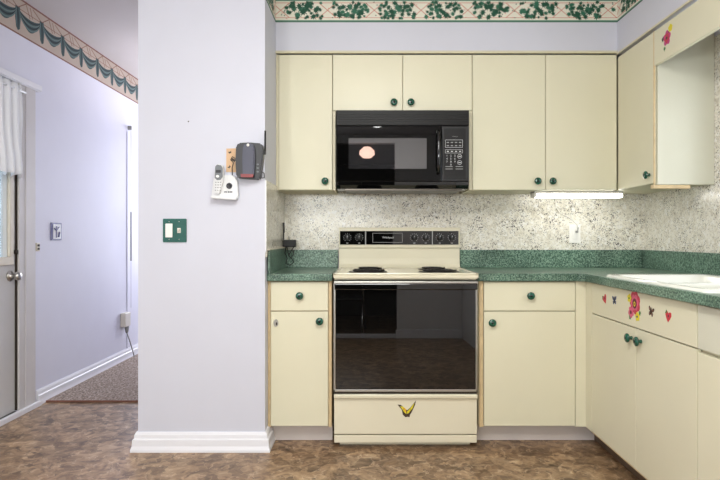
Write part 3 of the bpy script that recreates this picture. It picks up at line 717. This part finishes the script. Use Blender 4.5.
sm = c.modifiers.new('thick', 'SOLIDIFY'); sm.thickness = .002
MB().tube([(XL+.05, 2.66, 2.0), (XL+.05, 3.59, 2.0)], .007, 10).tube([(XL+.05, 3.59, 2.0), (XL+.03, 3.60, 2.0), (XL+.0, 3.60, 2.0)], .006, 8).build('rod', 'phonewhite', t)
b = MB()
for k in range(1): b.tube([(XL+.056+.02*math.cos(a), 3.50, 2.015+.022*math.sin(a)) for a in [2*PI*i/16 for i in range(16)]], .003, 6, closed=True)
b.build('ring', 'phonewhite', t)

# ---------------------------------------------------------------- phones on the pillar
U, V = (1, 0, 0), (0, 0, 1)
px = lambda x: X(x, YP); pz = lambda y: Z(y, YP)
t = thing('cordless_phone', (px(227), YP, pz(201)), 'light grey cordless phone in its wall-mounted answering base, with dark keypad face', 'telephone')
bx = px
basep = [(px(213.6), pz(197.5)), (px(237.5), pz(199.5)), (px(239.5), pz(197)), (px(238.5), pz(182)), (px(235.5), pz(176.5)), (px(229), pz(175.5)), (px(215.5), pz(178)), (px(213.4), pz(193))]
MB().prism(basep, (0, YP, 0), U, V, FB, .001, .038, 0, .004).build('base', 'phonewhite', t)
MB().prism([(px(213), pz(196)), (px(238.8), pz(197.8)), (px(238), pz(200.5)), (px(214), pz(199))], (0, YP, 0), U, V, FB, .002, .052, 0, .003).build('lower_lip', 'phonewhite', t)
hs = MB().prism([(px(216.8), pz(194)), (px(222.5), pz(195)), (px(226.2), pz(180)), (px(226.0), pz(169)), (px(224.5), pz(166)), (px(220), pz(165.3)), (px(217.8), pz(167.5)), (px(217), pz(180))], (0, YP, 0), U, V, FB, .03, .060, 0, .004).build('handset', 'phonewhite', t)
face = MB().prism([(px(217.8), pz(179)), (px(220), pz(181.3)), (px(223.6), pz(181.0)), (px(225.6), pz(178)), (px(225.5), pz(169.3)), (px(224.2), pz(166.8)), (px(220.2), pz(166.1)), (px(218.4), pz(168))], (0, YP, 0), U, V, FB, .058, .064, 0, .001).build('face', 'phonegrey', hs)
MB().prism(rrect(px(219.2), px(224), pz(174.2), pz(171.4), .002), (0, YP, 0), U, V, FB, .06, .0655).build('display', 'charcoal', hs)
for r_ in range(4):
    for c_ in range(3): MB().prism(circ(px(218.6+c_*2.3+(3-r_)*.12), pz(183.4+r_*2.6), .0035, .0028, 8), (0, YP, 0), U, V, FB, .06, .0625).build('key', 'inkdim', hs)
MB().prism(circ(px(220.8), pz(177.6), .008, .0065, 12), (0, YP, 0), U, V, FB, .06, .0668).build('talk_button', 'white', hs)
MB().lathe((px(231), YP-.036, pz(186.5)), FB, [(0, .016), (.005, .015), (.006, .011), (.003, .006), (.003, 0)], 20).build('speaker_button', 'charcoal', t)
b = MB()
for k, w_ in enumerate((1.3, .9, 1.2, 1.2, 1.0)): b.box(px(226.2+k*1.7), px(226.2+k*1.7+w_), YP-.0395, YP-.037, pz(193.2), pz(191.9))
b.build('logo_marks', 'charcoal', t)
cd = MB()
for q_ in ((230, 152.5, .010, .3), (233.5, 160, .016, -.4), (229.5, 167, .010, .8)):
    cd.prism(xf([(0, -.3), (.5, -.6), (.7, 0), (.9, .7), (.2, .3), (0, .5), (-.2, .3), (-.9, .7), (-.7, 0), (-.5, -.6)], px(q_[0]), pz(q_[1]), q_[2], q_[3]), (0, YP, 0), U, V, FB, .0012, .002, 1)
t = tag(cd.prism([(px(226.2), pz(172)), (px(238), pz(172.4)), (px(238), pz(148.2)), (px(226.4), pz(148.6))], (0, YP, 0), U, V, FB, .0, .0015, 0).build('note_card', ['tan', 'brownink'], None, (px(232), YP, pz(172))),
        'tan paper card taped on the pillar behind the two phones', 'card')
t = thing('radio_phone', (px(251), YP, pz(180)), 'black cordless phone and charger with a stub antenna, upper one on the pillar', 'telephone')
shell = [(px(239.5), pz(179)), (px(260), pz(180.3)), (px(262), pz(178)), (px(264.6), pz(160)), (px(264.6), pz(148)), (px(262.5), pz(144.6)), (px(251), pz(143.6)), (px(240.5), pz(144.2)), (px(237.8), pz(147)), (px(237.2), pz(163)), (px(238), pz(177))]
MB().prism(shell, (0, YP, 0), U, V, FB, .001, .045, 0, .006).build('cradle', 'charcoal', t)
hs = MB().prism([(px(245.4), pz(177)), (px(256.4), pz(177.4)), (px(257.2), pz(160)), (px(256.6), pz(148)), (px(254), pz(145.4)), (px(248), pz(145.4)), (px(245.6), pz(148)), (px(244.8), pz(160))], (0, YP, 0), U, V, FB, .04, .070, 0, .006).build('handset', 'slate', t)
MB().lathe((px(250.7), YP-.068, pz(147.2)), FB, [(0, .008), (.003, .007), (.004, 0)], 14).build('indicator', 'white', hs)
MB().prism([(px(244), pz(178.6)), (px(255.5), pz(178.8)), (px(256.5), pz(175.6)), (px(243.6), pz(175.4))], (0, YP, 0), U, V, FB, .06, .074, 0, .001).build('red_base_band', 'redlens', hs)
for k in range(3): MB().prism(circ(px(259.4), pz(165.5+k*3.6), .006, .004, 10), (0, YP, 0), U, V, FB, .043, .047).build('side_button', 'phonegrey', t)
MB().box(px(263), px(266.4), YP-.03, YP-.01, pz(155), pz(151), .002).tube([(px(265.9), YP-.022, pz(152)), (px(266.0), YP-.022, pz(131.5))], .0045, 8).build('antenna', 'blacksoft', t)
MB().tube([(px(262.5), YP-.02, pz(172)), (px(265), YP-.025, pz(174)), (px(265.3), YP-.022, pz(178)), (px(262.5), YP-.02, pz(178.5)), (px(261), YP-.02, pz(175))], .0025).build('cord', 'blacksoft', t)
MB().tube([(px(237.8), YP-.02, pz(160)), (px(233), YP-.014, pz(157)), (px(231), YP-.010, pz(160)), (px(234), YP-.010, pz(163)), (px(232.5), YP-.010, pz(168)), (px(232.8), YP-.01, pz(174)), (px(233), YP-.02, pz(177))], .0022).build('cable', 'blacksoft', t)
tag(MB().lathe((px(188.5), YP, pz(121.5)), FB, [(0, .0035), (.003, .003), (.004, 0)], 10).build('nail', 'gap', None, (px(188.5), YP, pz(121.5))), 'single dark nail head in the bare white pillar', 'nail')

# black adapter with cord in the left corner
t = thing('power_adapter', (-.44, 3.52, 1.10), 'black power adapter with a dangling cord in the left counter corner', 'power adapter')
YA = 3.55; ax = lambda x: X(x, YA); az = lambda y: Z(y, YA)
MB().box(ax(283), ax(295.5), YA, YA+.05, az(247), az(239.8), .004).box(PX1+.007, ax(286), YA+.01, YA+.04, az(246), az(240.5), .003).build('housing', 'blacksoft', t)
MB().tube([(ax(283.6), YA+.02, az(240)), (ax(283.2), YA+.02, az(222.5))], .0055, 8).build('antenna', 'blacksoft', t)
MB().box(ax(284), ax(286.6), YA+.01, YA+.035, az(239.9), az(232.6), .002).build('night_light', 'offwhite', t)
lp = [(ax(285.5), YA+.02, az(247)), (ax(285), YA, az(253)), (ax(288), YA-.03, az(258)), (ax(287), YA-.05, az(263)), (ax(291), YA-.06, az(265)), (ax(294.5), YA-.04, az(262)), (ax(292), YA-.02, az(258)), (ax(288.5), YA, az(256)), (ax(291.5), YA+.01, az(250)), (ax(294), YA+.02, az(246))]
MB().tube(lp, .0032, 8).tube([(ax(286.5), YA+.02, az(247)), (ax(288.5), YA-.01, az(254)), (ax(291), YA-.02, az(258)), (ax(294), YA-.01, az(254)), (ax(293), YA, az(250))], .003, 8).build('cord', 'blacksoft', t)

# ---------------------------------------------------------------- decals
def petals(b, o, u, v, n, cx, cy, r, k, w_, mi, lay, rot=0, asp=1):
    for j in range(k):
        a = rot+2*PI*j/k; p = [(cx+(math.cos(a)*(r*.5+r*.5*x)-math.sin(a)*w_*y), cy+asp*(math.sin(a)*(r*.5+r*.5*x)+math.cos(a)*w_*y)) for x, y in circ(0, 0, 1, 1, 12)]
        b.prism(p, o, u, v, n, 0, .0007+lay*.0003+j*.00004, mi)
WINGS = [[(0, .1), (.25, .55), (.75, .9), (.95, .75), (.8, .25), (.25, -.05)], [(0, .05), (.3, -.02), (.7, -.1), (.65, -.6), (.4, -.75), (.1, -.35)]]
def butterfly(name, o, u, n, s, cols, label, rot=0, group=None, sx=1):
    b = MB()
    for sg in (-1, 1):
        for i, wg in enumerate(WINGS):
            P = [(sg*x*sx, y) for x, y in wg]
            b.prism(xf(P, 0, 0, s, rot), o, u, (0, 0, 1), n, 0, .0008+i*.0001, 0)
            cx = sum(p[0] for p in P)/len(P); cy = sum(p[1] for p in P)/len(P)
            b.prism(xf([(cx+(x-cx)*.6, cy+(y-cy)*.6) for x, y in P], 0, 0, s, rot), o, u, (0, 0, 1), n, 0, .0014, 1)
    b.prism(xf(circ(0, 0, .07, .5, 10), 0, 0, s, rot), o, u, (0, 0, 1), n, 0, .0025, 2)
    for sg in (-1, 1): b.prism(xf(ln(0, .4, sg*.2, .8, .04), 0, 0, s, rot), o, u, (0, 0, 1), n, 0, .001, 2)
    return tag(b.build(name, cols, None, o), label, 'decal', group)
UR = (0, -1, 0)     # along the right run, increasing towards the camera
def rpt(x, y, xf_=XC):
    Y = xf_*578/(x-367); return (xf_-.0001, Y, Z(y, Y))
# red heart/rose stickers
def heart(o, s, label, rot):
    b = MB(); H = [(0, -.9), (.5, -.35), (.85, .2), (.75, .65), (.4, .75), (0, .45), (-.4, .75), (-.75, .65), (-.85, .2), (-.5, -.35)]
    b.prism(xf(H, 0, 0, s, rot), o, UR, (0, 0, 1), FR, 0, .0008, 0)
    b.prism(xf(circ(.1, .1, .38, .42, 12), 0, 0, s, rot), o, UR, (0, 0, 1), FR, 0, .0013, 1)
    b.prism(xf(circ(.1, .1, .16, .2, 10), 0, 0, s, rot), o, UR, (0, 0, 1), FR, 0, .0018, 2)
    b.prism(xf([(-.9, .3), (-.4, .5), (-.6, .9)], 0, 0, s, rot), o, UR, (0, 0, 1), FR, 0, .0016, 3)
    tag(b.build('heart_decal', ['red', 'pink', 'darkred', 'leafg'], None, o), label, 'decal')
heart(rpt(604.8, 299), .027, 'small red heart decal, farthest left on the sink cabinet front', .5)
heart(rpt(668.4, 316.5), .026, 'small red rose heart decal at the right end of the sink cabinet front', -.1)
butterfly('butterfly_decal', rpt(614.5, 300.5), UR, FR, .024, ['blue', 'slate', 'gap'], 'small blue butterfly decal on the sink cabinet front, left of the big flower', .1)
butterfly('butterfly_decal', rpt(651.2, 312), UR, FR, .024, ['brownink', 'rod', 'gap'], 'small brown butterfly decal on the sink cabinet front, right of the big flower', -.2)
o = rpt(635, 304); b = MB(); A_ = (o, UR, (0, 0, 1), FR)
petals(b, *A_, 0, .006, .050, 7, .021, 0, 0, .4, 1.05); petals(b, *A_, 0, .006, .036, 6, .015, 5, 2, .1, 1.05)
b.prism(circ(0, .002, .019, .022, 16), *A_, 0, .0022, 1); b.prism(circ(0, .0, .009, .011, 14), *A_, 0, .0027, 2); b.prism(circ(0, 0, .004, .005, 10), *A_, 0, .003, 1)
petals(b, *A_, -.052, .020, .020, 5, .008, 2, 3, .2); b.prism(circ(-.052, .02, .005, n=10), *A_, 0, .003, 3)
petals(b, *A_, .024, -.052, .020, 5, .008, 2, 3, .5); b.prism(circ(.024, -.052, .005, n=10), *A_, 0, .003, 4)
petals(b, *A_, -.036, -.040, .026, 5, .011, 5, 3, .9); b.prism(circ(-.036, -.04, .008, n=10), *A_, 0, .003, 1)
b.prism(xf(LEAF, .045, -.035, .022, .6), *A_, 0, .0009, 3); b.prism(xf(LEAF, -.046, -.062, .022, 2.4), *A_, 0, .0009, 3)
tag(b.build('flower_decal', ['pink', 'darkred', 'yellow', 'leafg', 'blue', 'rose'][:6], None, o), 'large pink flower bouquet decal in the middle of the sink cabinet front', 'decal')
o = rpt(667, 38, XU); b = MB(); A_ = (o, UR, (0, 0, 1), FR)
petals(b, *A_, 0, 0, .036, 5, .015, 0, 0, .3, 1.05); petals(b, *A_, .0, .0, .024, 5, .010, 1, 2, .9, 1.1); b.prism(circ(0, 0, .007, n=12), *A_, 0, .0025, 2)
petals(b, *A_, .032, .038, .019, 5, .009, 3, 2, .3); b.prism(xf(LEAF, -.038, .006, .024, 1.2), *A_, 0, .0009, 2); b.prism(xf(LEAF, -.022, -.044, .020, 2.9), *A_, 0, .0009, 4)
b.prism(ln(.006, .012, .028, .040, .006), *A_, 0, .001, 2)
tag(b.build('flower_decal', ['magenta', 'pink', 'brownink', 'yellow', 'leafg'], None, o), 'small magenta orchid decal on the valance board over the sink', 'decal')
# yellow swallowtail on the range drawer
o = (X(406.5, RY), RY-.0001, Z(411, RY)); b = MB(); A_ = (o, (1, 0, 0), (0, 0, 1), FB)
W = [[(-.045, .036), (-.030, .020), (-.008, -.014), (.002, -.024), (.001, -.004), (-.018, .014), (-.026, .030)], [(.048, .054), (.040, .026), (.022, -.004), (.006, -.024), (.000, -.004), (.014, .010)]]
b.prism([(-.047, .034), (-.024, .006), (-.020, -.018), (-.006, -.032), (.006, -.030), (.016, -.032), (.018, -.020), (.026, -.008), (.044, .030), (.050, .056), (.020, .018), (.004, .004), (-.004, .010), (-.030, .032)], *A_, 0, .0012, 0)
b.prism([(-.034, .026), (-.012, -.006), (.0, -.016), (.012, -.010), (.032, .016), (.042, .044), (.018, .012), (.004, -.002), (-.004, .012), (-.016, .022)], *A_, 0, .002, 1)
b.prism([(-.020, .020), (-.006, .012), (.002, -.006), (-.008, .0)], *A_, 0, .0026, 2); b.prism(ln(.0, .006, .002, -.022, .004), *A_, 0, .004, 0)
b.prism(ln(.016, -.004, .024, .012, .0015), *A_, 0, .0026, 0); b.prism(ln(-.02, .006, -.012, .014, .0015), *A_, 0, .0026, 0)
tag(b.build('butterfly_decal', ['brownink', 'yellow', 'orange'], None, o), 'yellow swallowtail butterfly decal on the range storage drawer', 'decal')

# ---------------------------------------------------------------- behind the camera (seen only in reflections)
t = thing('pendant_lamp', (0, -1.7, 2.45), 'octagonal pinkish pendant lamp in the dining room behind the camera', 'lamp')
MB().lathe((0, -1.7, 2.39), (0, 0, -1), [(0, .05), (.05, .105), (.11, .11), (.155, .06), (.16, 0)], 8).build('shade', 'pend', t)
MB().tube([(0, -1.7, 2.45), (0, -1.7, 2.36)], .006).build('stem', 'blacksoft', t)
t = thing('dining_chair', (-.28, -1.9, 0), 'black dining chair with chrome tube legs behind the camera', 'chair')
MB().box(-.46, -.06, -2.1, -1.70, .44, .48, .02).build('seat', 'blacksoft', t)
MB().box(-.42, -.10, -2.12, -2.10, .55, .80, .01).build('backrest', 'blacksoft', t)
arc = [(-.26+.20*math.cos(a), -2.11, .62+.22*math.sin(a)) for a in [PI*k/12 for k in range(13)]]
MB().tube([(-.02, -2.18, .012), (-.05, -2.12, .45)]+arc+[(-.47, -2.12, .45), (-.50, -2.18, .012)], .013).build('back_frame', 'chrome', t)
for sx in (-.46, -.06):
    MB().tube([(sx, -1.72, .44), (sx*1.04, -1.62, .2), (sx*1.06, -1.58, .012)], .013).build('leg', 'chrome', t)
struct(MB().box(-1.7, .38, -1.36, -1.30, 0, .05, .004).build('trim_13', 'trim'))
